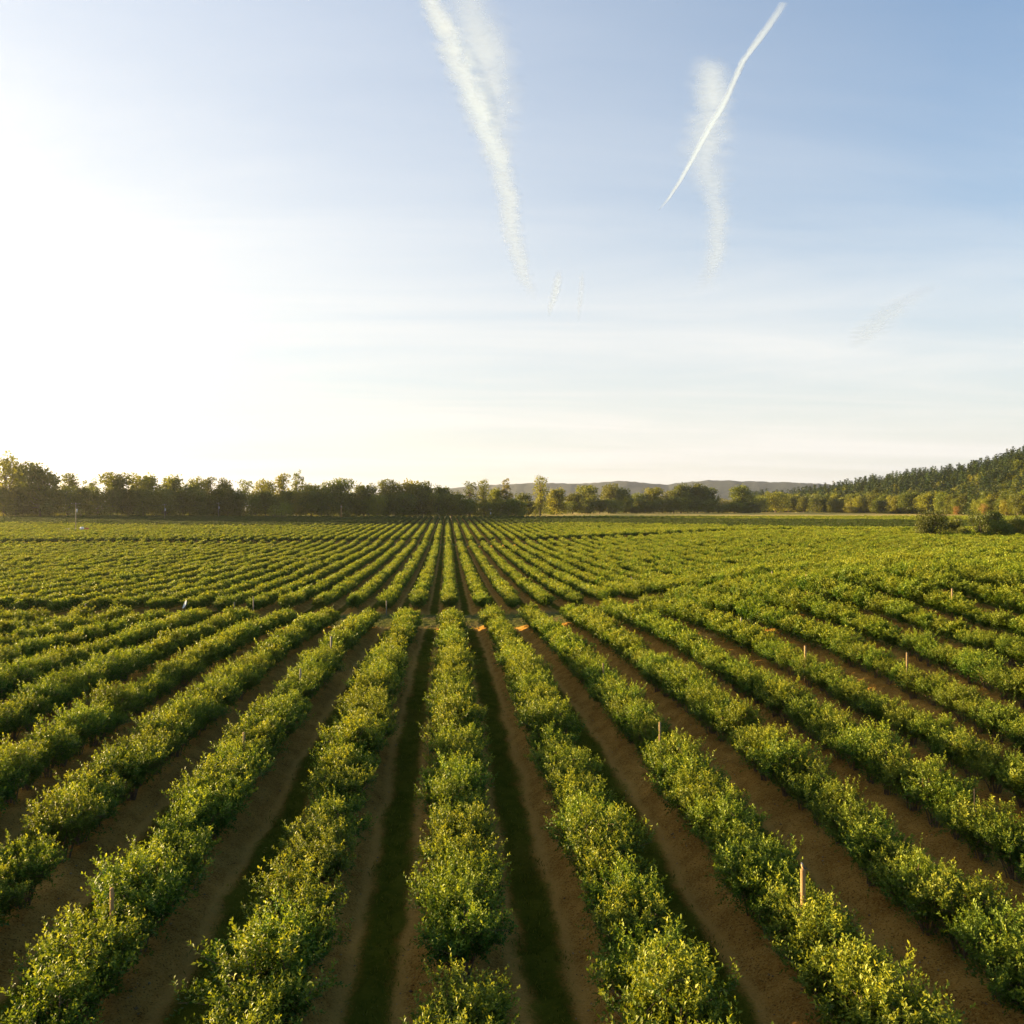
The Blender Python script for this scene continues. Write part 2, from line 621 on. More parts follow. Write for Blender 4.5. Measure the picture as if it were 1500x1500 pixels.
# ------------------------------------------------------------------ blueberry rows
STEP = 1.10
bx, by, brow, bsc = [], [], [], []
GAPS = {(3, 16.9): 1.5}
for r in range(-150, 240):
    X = ROW0 + ROW * r
    rr = np.random.default_rng(5000 + r)
    for (a, b) in BLOCKS:
        b = 75.0 if (a < 0 and r > 5) else b
        a = 85.0 if (a > 80 and a < 90 and r > 5) else a
        ys = np.arange(max(a, 3.0) + .8 + rr.random() * .3, b - .6, STEP)
        # keep what the camera, or a step beside it, can see
        brg = np.arctan2(X, ys)
        keep = (np.abs(brg - YAW) < R(37)) | (np.hypot(X, ys) < 52)
        big = rr.random(len(ys))
        lump = np.sin(ys * .55 + rr.random() * 6) * .05 + np.sin(ys * .21 + rr.random() * 6) * .06
        sc = (1.0 + .05 * math.exp(-(r / 3.0) ** 2) + (-.12 + .18 * sstep(34, 56, ys)) * float(sstep(2, 6, r))) + lump + rr.normal(0, .065, len(ys))
        sc = np.where(big < .018, sc * .72, sc)
        keep &= big > .007
        if a < 0 and r < -4:                       # ragged row ends with missing plants
            keep &= ~((ys > 61) & (rr.random(len(ys)) < .22))
        ys2 = ys + rr.normal(0, .09, len(ys))
        bx.append((X + rr.normal(0, .07, len(ys)))[keep])
        by.append(ys2[keep])
        brow.append(np.full(keep.sum(), r))
        bsc.append(sc[keep])
bx, by, brow, bsc = map(np.concatenate, (bx, by, brow, bsc))
bz = terrain(bx, by) + ridge(ROW0 + ROW * brow, by) - .03
# frame test
dd = depth(bx, by)
pxx = 750 + F * (bx * math.cos(YAW) - by * math.sin(YAW)) / dd
pyy = HOR - F * (bz + .9 - EYE) / dd
inview = (dd > 4) & (pxx > -25) & (pxx < 1525) & (pyy < 1760)
# bush gaps the photo shows in the right-hand rows
for (gpx, gpy, rad) in ((1462, 1212, 20), (172, 1150, 14)):
    hit = (np.hypot(pxx - gpx, (pyy - gpy)) < rad)
    bsc[hit] *= .62
order = np.argsort(np.where(inview, dd, 1e9))
N_SOLO = 300
solo = order[:N_SOLO]
is_solo = np.zeros(len(bx), bool)
is_solo[solo] = True

ORD = ['zeroth', 'first', 'second', 'third', 'fourth', 'fifth', 'sixth', 'seventh', 'eighth', 'ninth', 'tenth', 'eleventh', 'twelfth', 'thirteenth',
       'fourteenth', 'fifteenth', 'sixteenth', 'seventeenth', 'eighteenth', 'nineteenth', 'twentieth', 'twenty-first', 'twenty-second', 'twenty-third',
       'twenty-fourth', 'twenty-fifth', 'twenty-sixth', 'twenty-seventh', 'twenty-eighth', 'twenty-ninth', 'thirtieth', 'thirty-first', 'thirty-second',
       'thirty-third', 'thirty-fourth', 'thirty-fifth', 'thirty-sixth', 'thirty-seventh', 'thirty-eighth', 'thirty-ninth', 'fortieth']


def row_words(r):
    if r == 0:
        return 'straight middle row'
    side = 'left' if r < 0 else 'right'
    k = abs(r)
    return '%s row %s of the middle' % (ORD[k], side)


proto_bush = None
count = {}
for i in sorted(solo, key=lambda i: (brow[i], by[i])):
    r = int(brow[i])
    count[r] = count.get(r, 0) + 1
    k = count[r]
    rs = np.random.default_rng(int(i) + 77)
    v = int(rs.integers(len(BUSH_FOL)))
    s = float(bsc[i])
    o = empty('blueberry_bush', (float(bx[i]), float(by[i]), float(bz[i])), float(rs.random() * 6.283), (s * (.95 + .15 * rs.random()), s * (.95 + .15 * rs.random()), s * (.92 + .16 * rs.random())))
    size = 'small ' if s < .8 else ('tall ' if s > 1.12 else '')
    tag(o, '%sblueberry bush, %s from the near end, %s' % (size, ORD[k], row_words(r)), 'blueberry bush', 'blueberry bushes in planted rows')
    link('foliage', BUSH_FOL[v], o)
    link('stem', BUSH_STEM[v], o)

rest = ~is_solo
ri = np.where(rest)[0]
dist = np.hypot(bx[ri], by[ri])
rs = np.random.default_rng(9)
lod = np.where(dist < 95, 0, np.where(dist < 240, 1, 2))
# shade band across the far block, painted by swapping in darker leaves
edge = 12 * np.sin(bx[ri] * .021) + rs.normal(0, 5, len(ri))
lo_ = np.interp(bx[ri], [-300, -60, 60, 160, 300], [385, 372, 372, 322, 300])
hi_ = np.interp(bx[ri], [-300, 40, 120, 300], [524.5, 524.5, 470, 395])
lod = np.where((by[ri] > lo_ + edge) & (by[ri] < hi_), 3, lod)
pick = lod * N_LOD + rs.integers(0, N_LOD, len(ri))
rot = np.zeros((len(ri), 3))
rot[:, 2] = rs.random(len(ri)) * 6.283
scl = bsc[ri][:, None] * (.94 + .16 * rs.random((len(ri), 3)))
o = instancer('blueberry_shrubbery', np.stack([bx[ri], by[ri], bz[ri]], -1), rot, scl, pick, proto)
tag(o, 'dense distant rows of blueberry bushes covering the field beyond', 'blueberry bushes', kind='stuff')
print('bushes', len(bx), 'solo up to', dd[solo].max())

# ------------------------------------------------------------------ mown grass in the alleys
rs = np.random.default_rng(21)
n = 60000
gyv = 9 + 70 * rs.random(n) ** 1.6
gxv = (rs.random(n) - .5) * 2 * (gyv * .70 + 3) + gyv * .07
d = np.abs(row_dx(gxv))
hd = gyv > 71.3
keep = (d > 1.02 + .25 * rs.random(n) + .1 * np.sin(gyv * 1.7)) | hd
gxv, gyv = gxv[keep], gyv[keep]
n = len(gxv)
per = 5
P = np.repeat(np.stack([gxv, gyv, terrain(gxv, gyv) + ridge(gxv, gyv) - .01], -1), per, 0)
P[:, :2] += rs.normal(0, .05, (n * per, 2))
D = rs.normal(0, .55, (n * per, 3))
D[:, 2] = 1
L = .05 + .09 * rs.random(n * per)
V, T = leaf_cards(P, D, rs.normal(0, 1, D.shape), L, L * .16, 0)
M_GRASS = leaf_material('mown_grass', (.070, .090, .008), (.22, .20, .024), transl=.2, rand=0, spec=.05)
o = link('grass', mesh_np('grass', V, [T], M_GRASS, {'tone': np.repeat(rs.random(n * per) ** 2, 4)}))
tag(o, 'short mown grass growing in the alleys between the rows', 'grass', kind='stuff')


# ------------------------------------------------------------------ clods and stones on the bare soil
rs = np.random.default_rng(22)
n = 26000
cy = 10 + 45 * rs.random(n) ** 1.7
cx = (rs.random(n) - .5) * 2 * (cy * .66 + 2) + cy * .07
d = np.abs(row_dx(cx))
keep = (d < 1.15) & (rs.random(n) < .35 + .65 * ((np.sin(cx * 2.1 + cy * .9) + np.sin(cy * 1.7 - cx)) > .2))
cx, cy = cx[keep], cy[keep]
n = len(cx)
cz = terrain(cx, cy) + ridge(cx, cy)
oc = np.array([[1, 0, 0], [0, 1, 0], [-1, 0, 0], [0, -1, 0], [0, 0, .7], [0, 0, -.7]], float)
r_ = (.009 + .028 * rs.random(n) ** 3)[:, None, None]
V = oc[None] * r_ * (.6 + .8 * rs.random((n, 6, 1))) + np.stack([cx, cy, cz], -1)[:, None]
tri = np.array([[0, 1, 4], [1, 2, 4], [2, 3, 4], [3, 0, 4], [1, 0, 5], [2, 1, 5], [3, 2, 5], [0, 3, 5]])
T = (np.arange(n)[:, None, None] * 6 + tri[None]).reshape(-1, 3)
M_CLOD = plain('soil_clods', (.10, .055, .014), (.34, .24, .11), 3.0, .95, .2)
tag(link('rubble', mesh_np('rubble', V.reshape(-1, 3), [T], M_CLOD)), 'small soil clods, wood chips and stones strewn over the bare beds', 'soil clods', kind='stuff')

# ------------------------------------------------------------------ trees
def blob_leaves(rng, centers, radii, n, leaf, flat=.8, shell=.55):
    w = np.array(radii) ** 2
    k = rng.choice(len(centers), n, p=w / w.sum())
    u = unit(rng.standard_normal((n, 3)))
    rr = (shell + (1 - shell) * rng.random(n) ** .7) * (1 + .16 * rng.standard_normal(n))
    c = np.array(centers)[k]
    r = np.array(radii)[k]
    P = c + u * (r * rr)[:, None] * np.array([1, 1, flat])
    D = unit(rng.standard_normal((n, 3)) + .5 * u)
    Nn = unit(u + .6 * rng.standard_normal((n, 3)))
    L = leaf * (.6 + .8 * rng.random(n))
    V, T = leaf_cards(P, D, Nn, L, L * .75, .15)
    lob = rng.random(len(centers))[k]
    tone = np.clip(.25 + .5 * lob * rng.random(n) + .25 * rng.random(n), 0, 1)
    return V, T, np.repeat(tone, 4)


def make_tree(seed, H=20.0, width=13.0, base=.16, sparse=False, lobes=20, n=4200, leaf=.9, mat=None, shape='round'):
    """tapered trunk with limbs reaching into irregular leaf lobes"""
    rng = np.random.default_rng(seed)
    lines = []
    lean = rng.normal(0, .03, 2) * H
    tz = np.linspace(0, .82 * H, 8)
    trunk = np.stack([lean[0] * (tz / H) ** 2 + rng.normal(0, .08, 8), lean[1] * (tz / H) ** 2 + rng.normal(0, .08, 8), tz - .3], -1)
    lines.append((trunk, .022 * H, .006 * H))
    cs, rs_ = [], []
    for i in range(lobes):
        f = (i + rng.random()) / lobes
        z = H * (base + (1 - base) * (.08 + .86 * f))
        t = (z / H - base) / (1 - base)
        if shape == 'round':
            env = math.sqrt(max(.03, 1 - ((t - .48) / .56) ** 2))
        elif shape == 'tall':
            env = .55 + .45 * math.sin(min(1, t * 1.15) * math.pi) * (.7 + .3 * rng.random())
        else:
            env = max(.12, 1.0 - .75 * t)
        a = i * 2.4 + rng.random() * 1.4
        rad = width / 2 * env * (.25 + .6 * rng.random() ** .7)
        lr = width * (.15 + .12 * rng.random()) * (1.0 if not sparse else .66)
        z = min(z, H - lr * .7)
        c = np.array([math.cos(a) * rad + lean[0] * t, math.sin(a) * rad + lean[1] * t, z])
        cs.append(c)
        rs_.append(lr)
        j = min(7, max(2, int(z / (.82 * H) * 7 * .75)))
        p = trunk[j]
        m_ = (p + c) / 2 + [0, 0, -.04 * H]
        lines.append((np.stack([p, m_, c]), .008 * H, .002 * H))
    # fill the heart of the crown
    for i in range(lobes // 3):
        t = .2 + .65 * rng.random()
        cs.append(np.array([lean[0] * t + rng.normal(0, .06) * width, lean[1] * t + rng.normal(0, .06) * width, H * (base + (1 - base) * t)]))
        rs_.append(width * (.20 if not sparse else .10))
    V, T, tone = blob_leaves(rng, cs, rs_, n, leaf, .85, .45)
    V[:, 2] *= H / np.percentile(V[:, 2], 99.7)
    return mesh_np('crown', V, [T], mat or M_TREE, {'tone': tone}), stems_mesh('trunk', lines, M_BARK, 6), H, width


def make_conifer(seed, H=24.0, width=8.0, mat=None):
    rng = np.random.default_rng(seed)
    tz = np.linspace(0, H * .97, 6)
    lines = [(np.stack([rng.normal(0, .05, 6), rng.normal(0, .05, 6), tz - .3], -1), .016 * H, .002 * H)]
    Ps, Ds, Ls, tn = [], [], [], []
    for w in range(22):
        t = .10 + .89 * w / 21
        z = H * t
        rad = width / 2 * (1 - t) ** .8 * (.75 + .5 * rng.random()) + .15
        nb = max(4, int(9 * (1 - t) + 4))
        for b in range(nb):
            a = rng.random() * 6.283
            rl = rad * (.7 + .5 * rng.random())
            m_ = max(3, int(rl / .45))
            s = np.linspace(.15, 1, m_)
            ps = np.stack([math.cos(a) * rl * s, math.sin(a) * rl * s, z - .35 * rl * s ** 1.3 + rng.normal(0, .12, m_)], -1)
            Ps.append(ps)
            d = np.array([math.cos(a), math.sin(a), -.25]) + rng.normal(0, .5, (m_, 3))
            Ds.append(d)
            Ls.append(.55 + .7 * rng.random(m_))
            tn.append(np.clip(.2 + .6 * s * rng.random(m_), 0, 1))
    P, D, L, tone = map(np.concatenate, (Ps, Ds, Ls, tn))
    V, T = leaf_cards(P, D, np.array([0, 0, 1]) + rng.normal(0, .4, P.shape), L * 1.3, L * .9, -.2)
    return mesh_np('crown', V, [T], mat or M_CONIF, {'tone': np.repeat(tone, 4)}), stems_mesh('trunk', lines, M_BARK, 6), H, width


KIND = {
    'broad': [make_tree(1, 20, 15), make_tree(2, 20, 14, lobes=24), make_tree(3, 20, 16, lobes=18), make_tree(4, 20, 13, base=.12)],
    'dense': [make_tree(5, 20, 14, base=.08, lobes=26, n=4800), make_tree(6, 20, 14, base=.05, lobes=28, n=4800)],
    'sparse': [make_tree(7, 24, 10, base=.25, sparse=True, lobes=20, n=1300, leaf=.7, shape='tall'), make_tree(8, 24, 11, base=.3, sparse=True, lobes=17, n=1200, leaf=.7, shape='tall')],
    'tall': [make_tree(9, 24, 9, base=.12, lobes=22, n=2300, leaf=.65, shape='tall'), make_tree(10, 24, 8, base=.1, lobes=20, n=2200, leaf=.65, shape='tall')],
    'golden': [make_tree(11, 24, 9, base=.14, sparse=True, lobes=26, n=2000, leaf=.65, shape='tall', mat=M_GOLD), make_tree(12, 22, 10, base=.1, lobes=20, n=2000, leaf=.65, mat=M_GOLD)],
    'low': [make_tree(13, 12, 13, base=.0, lobes=22, n=2000, leaf=.65), make_tree(14, 12, 12, base=.0, lobes=20, n=2000, leaf=.65)],
    'rusty': [make_tree(15, 10, 8, base=.05, lobes=14, n=1300, leaf=.5, mat=M_ORANGE)],
    'conifer': [make_conifer(16), make_conifer(17, 24, 9), make_conifer(18, 24, 7)],
}


def put_tree(name, kind, v, X, Y, H, W, label, cat='tree', group=None, z=None, rz=None):
    cr, tr, h0, w0 = KIND[kind][v % len(KIND[kind])]
    z = float(terrain(X, Y)) if z is None else z
    o = empty(name, (X, Y, z), random.random() * 6.283 if rz is None else rz, (W / w0, W / w0, H / h0))
    tag(o, label, cat, group)
    link('trunk', tr, o)
    link('crown', cr, o)
    return o


# skyline trees read off the photograph: pixel column, pixel row of the top, crown width in pixels, distance, kind, label
SKY = [
    (8, 668, 46, 470, 'sparse', 'tallest sparse tree of the tree line, standing where the tree line meets the edge'),
    (28, 681, 34, 480, 'broad', 'ragged tree just left of the big round dark tree'),
    (59, 683, 50, 470, 'dense', 'big round dark tree, densest and broadest crown of the tree line'),
    (99, 697, 32, 485, 'tall', 'dark upright tree directly right of the big round dark tree'),
    (133, 705, 30, 500, 'sparse', 'small see-through tree between two dark upright trees behind the leftmost utility pole'),
    (170, 696, 46, 495, 'broad', 'peaked broad tree a little right of the leftmost utility pole'),
    (212, 698, 46, 505, 'dense', 'full tree with its peak leaning right, before the gap of sky'),
    (252, 700, 36, 512, 'broad', 'round crown just right of the bright gap of sky'),
    (288, 703, 28, 520, 'broad', 'pale rounded crown behind the second utility pole'),
    (307, 702, 24, 525, 'tall', 'narrow tree top behind and left of the third utility pole'),
    (328, 704, 26, 525, 'broad', 'tree top rising right above the third utility pole'),
    (357, 706, 34, 530, 'sparse', 'open airy tree right of the third utility pole'),
    (388, 706, 32, 535, 'broad', 'dark tree behind the low sunlit thicket'),
    (415, 697, 26, 540, 'tall', 'upright tree rising above the low sunlit thicket'),
    (434, 693, 24, 545, 'sparse', 'tall thin lit tree with sky between its branches, above the thicket'),
    (456, 711, 34, 545, 'broad', 'low rounded tree beside the tall thin lit tree'),
    (480, 709, 30, 548, 'broad', 'tree rising left of the bare pale pole'),
    (500, 704, 34, 550, 'broad', 'broad crown directly above the bare pale pole'),
    (533, 711, 36, 552, 'dense', 'dark flat-topped tree right of the bare pale pole'),
    (562, 705, 28, 555, 'tall', 'double-peaked tree between two dark rounded crowns'),
    (578, 708, 26, 556, 'broad', 'ragged crown leaning on the double-peaked tree'),
    (602, 707, 38, 556, 'dense', 'dark domed tree above where the straight rows begin to converge'),
    (623, 708, 28, 558, 'broad', 'pale ragged tree right of the dark domed tree'),
    (647, 714, 30, 560, 'broad', 'sunlit tree above the far end of the straight middle row'),
    (667, 721, 22, 562, 'low', 'lowest dip of the tree line, a small tree before the hill shows'),
    (687, 708, 28, 565, 'sparse', 'feathery lit tree where the far hills first show'),
    (709, 705, 20, 565, 'tall', 'narrow column-shaped tree just left of the palest golden tree'),
    (726, 717, 22, 570, 'broad', 'small tree squeezed between the column-shaped and palest golden trees'),
    (742, 704, 20, 570, 'golden', 'palest golden tree of the line, slim and airy'),
    (764, 724, 28, 640, 'dense', 'low round dark tree right of the palest golden tree'),
    (791, 700, 24, 650, 'tall', 'tallest slim tree standing clear against the far hills'),
    (815, 717, 28, 690, 'broad', 'bushy tree at the foot of the tallest slim tree'),
    (839, 723, 28, 760, 'dense', 'low tree between the tallest slim tree and a rounded crown'),
    (860, 713, 36, 800, 'broad', 'rounded crown standing above the tip of the golden field'),
    (896, 711, 32, 820, 'broad', 'peaked tree with lit flank above the golden field'),
    (914, 717, 28, 820, 'dense', 'shorter tree touching the peaked tree with lit flank'),
    (937, 724, 30, 830, 'broad', 'low tree in the middle of the golden field row'),
    (957, 716, 30, 830, 'broad', 'lit rounded tree left of the broad triple crown'),
    (978, 721, 26, 840, 'low', 'small tree tucked against the broad triple crown'),
    (997, 711, 32, 840, 'broad', 'westernmost peak of the broad triple crown'),
    (1017, 711, 32, 840, 'dense', 'central peak of the broad triple crown'),
    (1035, 716, 34, 845, 'broad', 'eastern sloping shoulder of the broad triple crown'),
    (1057, 731, 22, 850, 'low', 'small low tree in the gap before the lone rounded tree'),
    (1088, 713, 32, 850, 'dense', 'lone rounded dark tree standing apart before the far hills'),
    (1070, 733, 18, 855, 'low', 'small tree at the left foot of the lone rounded tree'),
    (1112, 729, 30, 880, 'broad', 'pale tree right of the lone rounded tree'),
    (1136, 722, 36, 900, 'broad', 'rounded tree where the wooded hillside begins'),
]
for i, (px, py, wpx, Y, kind, lab) in enumerate(SKY):
    X = col_x(px, Y)
    z = float(terrain(X, Y))
    D_ = depth(X, Y)
    put_tree('tree', kind, i, X, Y, (z_at(X, Y, py) - z) * 1.05, wpx * 1.1 * D_ / F, lab)

# lower trees that close the line under and between those crowns
rt = np.random.default_rng(31)
k = 0
for px in np.arange(-30, 1130, 13.5):
    px = px + rt.normal(0, 3)
    Y = float(np.interp(px, [0, 250, 500, 760, 780, 850, 1130], [462, 500, 540, 562, 640, 790, 850])) + rt.random() * 14 - 3
    X = col_x(px, Y)
    z = float(terrain(X, Y))
    top = float(np.interp(px, [-30, 80, 250, 450, 640, 680, 760, 900, 1030, 1060, 1130], [712, 712, 716, 720, 722, 730, 733, 731, 728, 738, 734])) + rt.normal(0, 3.2)
    kind = ('low', 'dense', 'low', 'broad')[int(rt.integers(4))]
    put_tree('tree', kind, int(rt.integers(9)), X, Y, z_at(X, Y, top) - z, (26 + 12 * rt.random()) * depth(X, Y) / F,
             'dark lower tree closing the line under the taller skyline crowns', group='lower trees filling the tree line')
    k += 1

# trees along the foot of the wooded hillside
def hill_base(px):
    return float(np.interp(px, [1090, 1110, 1200, 1300, 1400, 1500, 1700], [1010, 990, 905, 810, 715, 620, 560]))


for px in np.arange(1128, 1535, 23):
    px = px + rt.normal(0, 3)
    Y = hill_base(px) - 12 + rt.random() * 10
    X = col_x(px, Y)
    kind = ('broad', 'dense', 'broad', 'low', 'dense')[int(rt.integers(5))]
    H = (12 + 8 * rt.random())
    put_tree('tree', kind, int(rt.integers(9)), X, Y, H, H * (.7 + .3 * rt.random()),
             'sunlit rounded tree along the foot of the wooded hillside', group='trees along the foot of the wooded hillside')
for px, H, lab in ((1442, 9.5, 'small bright rust-coloured tree at the foot of the wooded hillside'), (1400, 7.5, 'small dull pinkish tree at the foot of the wooded hillside')):
    Y = hill_base(px) - 26
    put_tree('tree', 'rusty', 0, col_x(px, Y), Y, H, H * .75, lab)


# dark shrubs on the rise, and the thicket by the poles
def make_shrub(seed, H, W, n=2600, leaf=.28, mat=None):
    rng = np.random.default_rng(seed)
    lines, cs, rs_ = [], [], []
    for i in range(16):
        a = rng.random() * 6.283
        rr = math.sqrt(rng.random())
        z = H * (.25 + .62 * rng.random() * (1.0 - .35 * rr * rr))
        c = np.array([math.cos(a) * W / 2 * .72 * rr, math.sin(a) * W / 2 * .72 * rr, z])
        cs.append(c)
        rs_.append(H * (.15 + .1 * rng.random()))
        b = np.array([rng.normal(0, .05) * W, rng.normal(0, .05) * W, -.2])
        lines.append((np.stack([b, (b + c) / 2 + [0, 0, -.06 * H], c]), .02 * H, .004 * H))
    V, T, tone = blob_leaves(rng, cs, rs_, n, leaf, .95, .35)
    return mesh_np('foliage', V, [T], mat or M_SHRUB, {'tone': tone}), stems_mesh('stem', lines, M_BARK, 5)


for i, (px, top, wpx, Y, lab) in enumerate((
        (1362, 755, 42, 188, 'round dark shrub with bare stems showing, standing apart from the other shrubs'),
        (1400, 766, 44, 192, 'low spreading shrub between the round dark shrub and the tallest one'),
        (1442, 753, 56, 190, 'tallest and broadest dark shrub of the clump on the rise'),
        (1492, 764, 42, 190, 'dark shrub on the far side of the tallest shrub, at the edge'),
        (1466, 768, 40, 184, 'low shrub in front of the gap beside the tallest shrub'))):
    X = col_x(px, Y)
    z = float(terrain(X, Y))
    D_ = depth(X, Y)
    H = z_at(X, Y, top) - z
    H *= 1.3
    fo, st = make_shrub(60 + i, H, wpx * 1.12 * D_ / F, 5200, .26)
    o = empty('shrub', (X, Y, z))
    tag(o, lab, 'shrub')
    link('stem', st, o)
    link('foliage', fo, o)
for i, (px, top, wpx, Y, lab) in enumerate((
        (410, 731, 40, 500, 'low sunlit thicket bush standing out before the dark tree line'),
        (507, 751, 14, 500, 'small rounded shrub at the foot of the bare pale pole'))):
    X = col_x(px, Y)
    z = float(terrain(X, Y))
    D_ = depth(X, Y)
    H = z_at(X, Y, top) - z
    fo, st = make_shrub(80 + i, H, wpx * D_ / F, 1500, .6, M_TREE)
    o = empty('shrub', (X, Y, z))
    tag(o, lab, 'shrub')
    link('stem', st, o)
    link('foliage', fo, o)

# ------------------------------------------------------------------ wooded hillside
B0, B1 = 1085, 1760


def hill_h(px, t):
    crest = np.interp(px, [1085, 1140, 1200, 1270, 1330, 1400, 1450, 1500, 1760], [0, 2, 7, 15, 20, 22, 28, 36, 60])
    return crest * sstep(0, 1, t)


pxs = np.linspace(B0, B1, 70)
ts = np.linspace(-.05, 3.0, 40)
V = []
for px in pxs:
    for t in ts:
        Y = hill_base(px) + 150 * t
        X = col_x(px, Y)
        V.append((X, Y, float(terrain(X, Y)) + float(hill_h(px, min(t, 1))) - .15 + (.05 if t > 0 else -.6)))
ii = np.arange(len(V)).reshape(len(pxs), len(ts))
q4 = np.stack([ii[:-1, :-1], ii[1:, :-1], ii[1:, 1:], ii[:-1, 1:]], -1).reshape(-1, 4)
M_FLOOR = plain('woodland_floor', (.04, .045, .015), (.08, .07, .025), .08, .95, .2)
tag(link('hillside', mesh_np('hillside', V, [q4], M_FLOOR, smooth=True)), None, None, kind='structure')

fcoll = bpy.data.collections.new('forest_library')
kinds = [('broad', 0), ('dense', 0), ('broad', 3), ('golden', 1), ('conifer', 0), ('conifer', 1), ('conifer', 2)]
for j, (kd, v) in enumerate(kinds):
    cr, tr, h0, w0 = KIND[kd][v]
    o = bpy.data.objects.new('wood_%d' % j, cr)
    fcoll.objects.link(o)
rf = np.random.default_rng(44)
pts, rot, scl, pick = [], [], [], []
for px in np.arange(B0 + 10, 1640, 6.6):
    for t in np.arange(0.0, 1.7, .066):
        p2 = px + rf.normal(0, 2.4)
        t2 = max(0, t + rf.normal(0, .022))
        Y = hill_base(p2) + 150 * t2
        X = col_x(p2, Y)
        z = float(terrain(X, Y)) + float(hill_h(p2, min(t2, 1))) - .4
        con = rf.random() < np.clip(.28 + .9 * t2, 0, .94) * np.interp(p2, [1100, 1230, 1300], [.35, .6, 1])
        if con:
            j = 4 + int(rf.integers(3))
            h = (17 + 11 * rf.random()) / 24
            w = h * (.95 + .45 * rf.random())
        else:
            j = (0, 1, 2)[int(rf.integers(3))]
            h = (12 + 8 * rf.random()) / 20
            w = h * (.75 + .4 * rf.random())
        pts.append((X, Y, z))
        rot.append((0, 0, rf.random() * 6.283))
        scl.append((w, w, h))
        pick.append(j)
o = instancer('forest', pts, rot, scl, pick, fcoll)
tag(o, 'mixed conifer and broadleaf forest covering the hillside', 'forest', kind='stuff')

# ------------------------------------------------------------------ far hills
sk_x = [-900, 0, 500, 600, 640, 700, 750, 800, 850, 880, 910, 945, 975, 1000, 1040, 1080, 1140, 1200, 1260, 1400, 2400]
sk_y = [735, 730, 724, 720, 717, 712, 709.5, 708, 709.5, 707, 705, 708, 711, 708, 704.5, 706, 708.5, 711, 716, 722, 730]
pxs = np.arange(-900, 2400, 6.0)
ts = np.linspace(0, 1.6, 26)
V = []
rh = np.random.default_rng(4)
ph = rh.random(12) * 6.28
for px in pxs:
    hh = (HOR - np.interp(px, sk_x, sk_y)) * 5200 / F + 4
    for t in ts:
        Yd = 4000 + 1200 * t
        a = bearing(px)
        fold = sum(math.sin(px * .011 * (2 + m_) + t * 2.2 * (m_ + 1) + ph[m_]) / (m_ + 2) for m_ in range(5))
        z = hh * float(sstep(0, 1, t)) * (1 + (.10 * fold) * (1 - t if t < 1 else 0)) - (0 if t <= 1 else (t - 1) * 90)
        z += (rh.random() * 6 if t > .05 else 0)
        V.append((Yd * math.sin(a), Yd * math.cos(a), 3 + z))
ii = np.arange(len(V)).reshape(len(pxs), len(ts))
q4 = np.stack([ii[:-1, :-1], ii[1:, :-1], ii[1:, 1:], ii[:-1, 1:]], -1).reshape(-1, 4)
m, nt = new_mat('far_wooded_hills')
q = NT(nt)
tc = q.n('ShaderNodeTexCoord').outputs['Object']
n1 = q.noise(tc, .004, 4)
n2 = q.noise(tc, .03, 4, .7)
c = q.mix(q.ramp(n2, .4, .65), (.008, .020, .022), (.022, .038, .034))
c = q.mix(q.ramp(n1, .60, .66, 0, .7), c, (.06, .08, .055))
p = q.n('ShaderNodeBsdfPrincipled')
p.inputs['Roughness'].default_value = 1
q.l(c, p.inputs['Base Color'])
b = q.n('ShaderNodeBump')
b.inputs['Strength'].default_value = 1
b.inputs['Distance'].default_value = 12
q.l(n2, b.inputs['Height'])
q.l(b.outputs[0], p.inputs['Normal'])
q.l(p.outputs[0], q.n('ShaderNodeOutputMaterial').inputs['Surface'])
tag(link('hills', mesh_np('hills', V, [q4], m, smooth=True)), None, None, kind='structure')


# ------------------------------------------------------------------ posts in the rows
def solve_row(px, py, hgt=1.95, ymax=260):
    best = None
    for r in range(-60, 90):
        X = ROW0 + ROW * r
        tb = math.tan(bearing(px))
        if abs(tb) < 1e-4 or X / tb < 8 or X / tb > ymax:
            continue
        Y = X / tb
        if not any(a < Y < b for a, b in BLOCKS):
            continue
        _, y2 = project(X, Y, ground_z(X, Y) + hgt)
        e = abs(y2 - py)
        if best is None or e < best[0]:
            best = (e, r, X, Y)
    return best


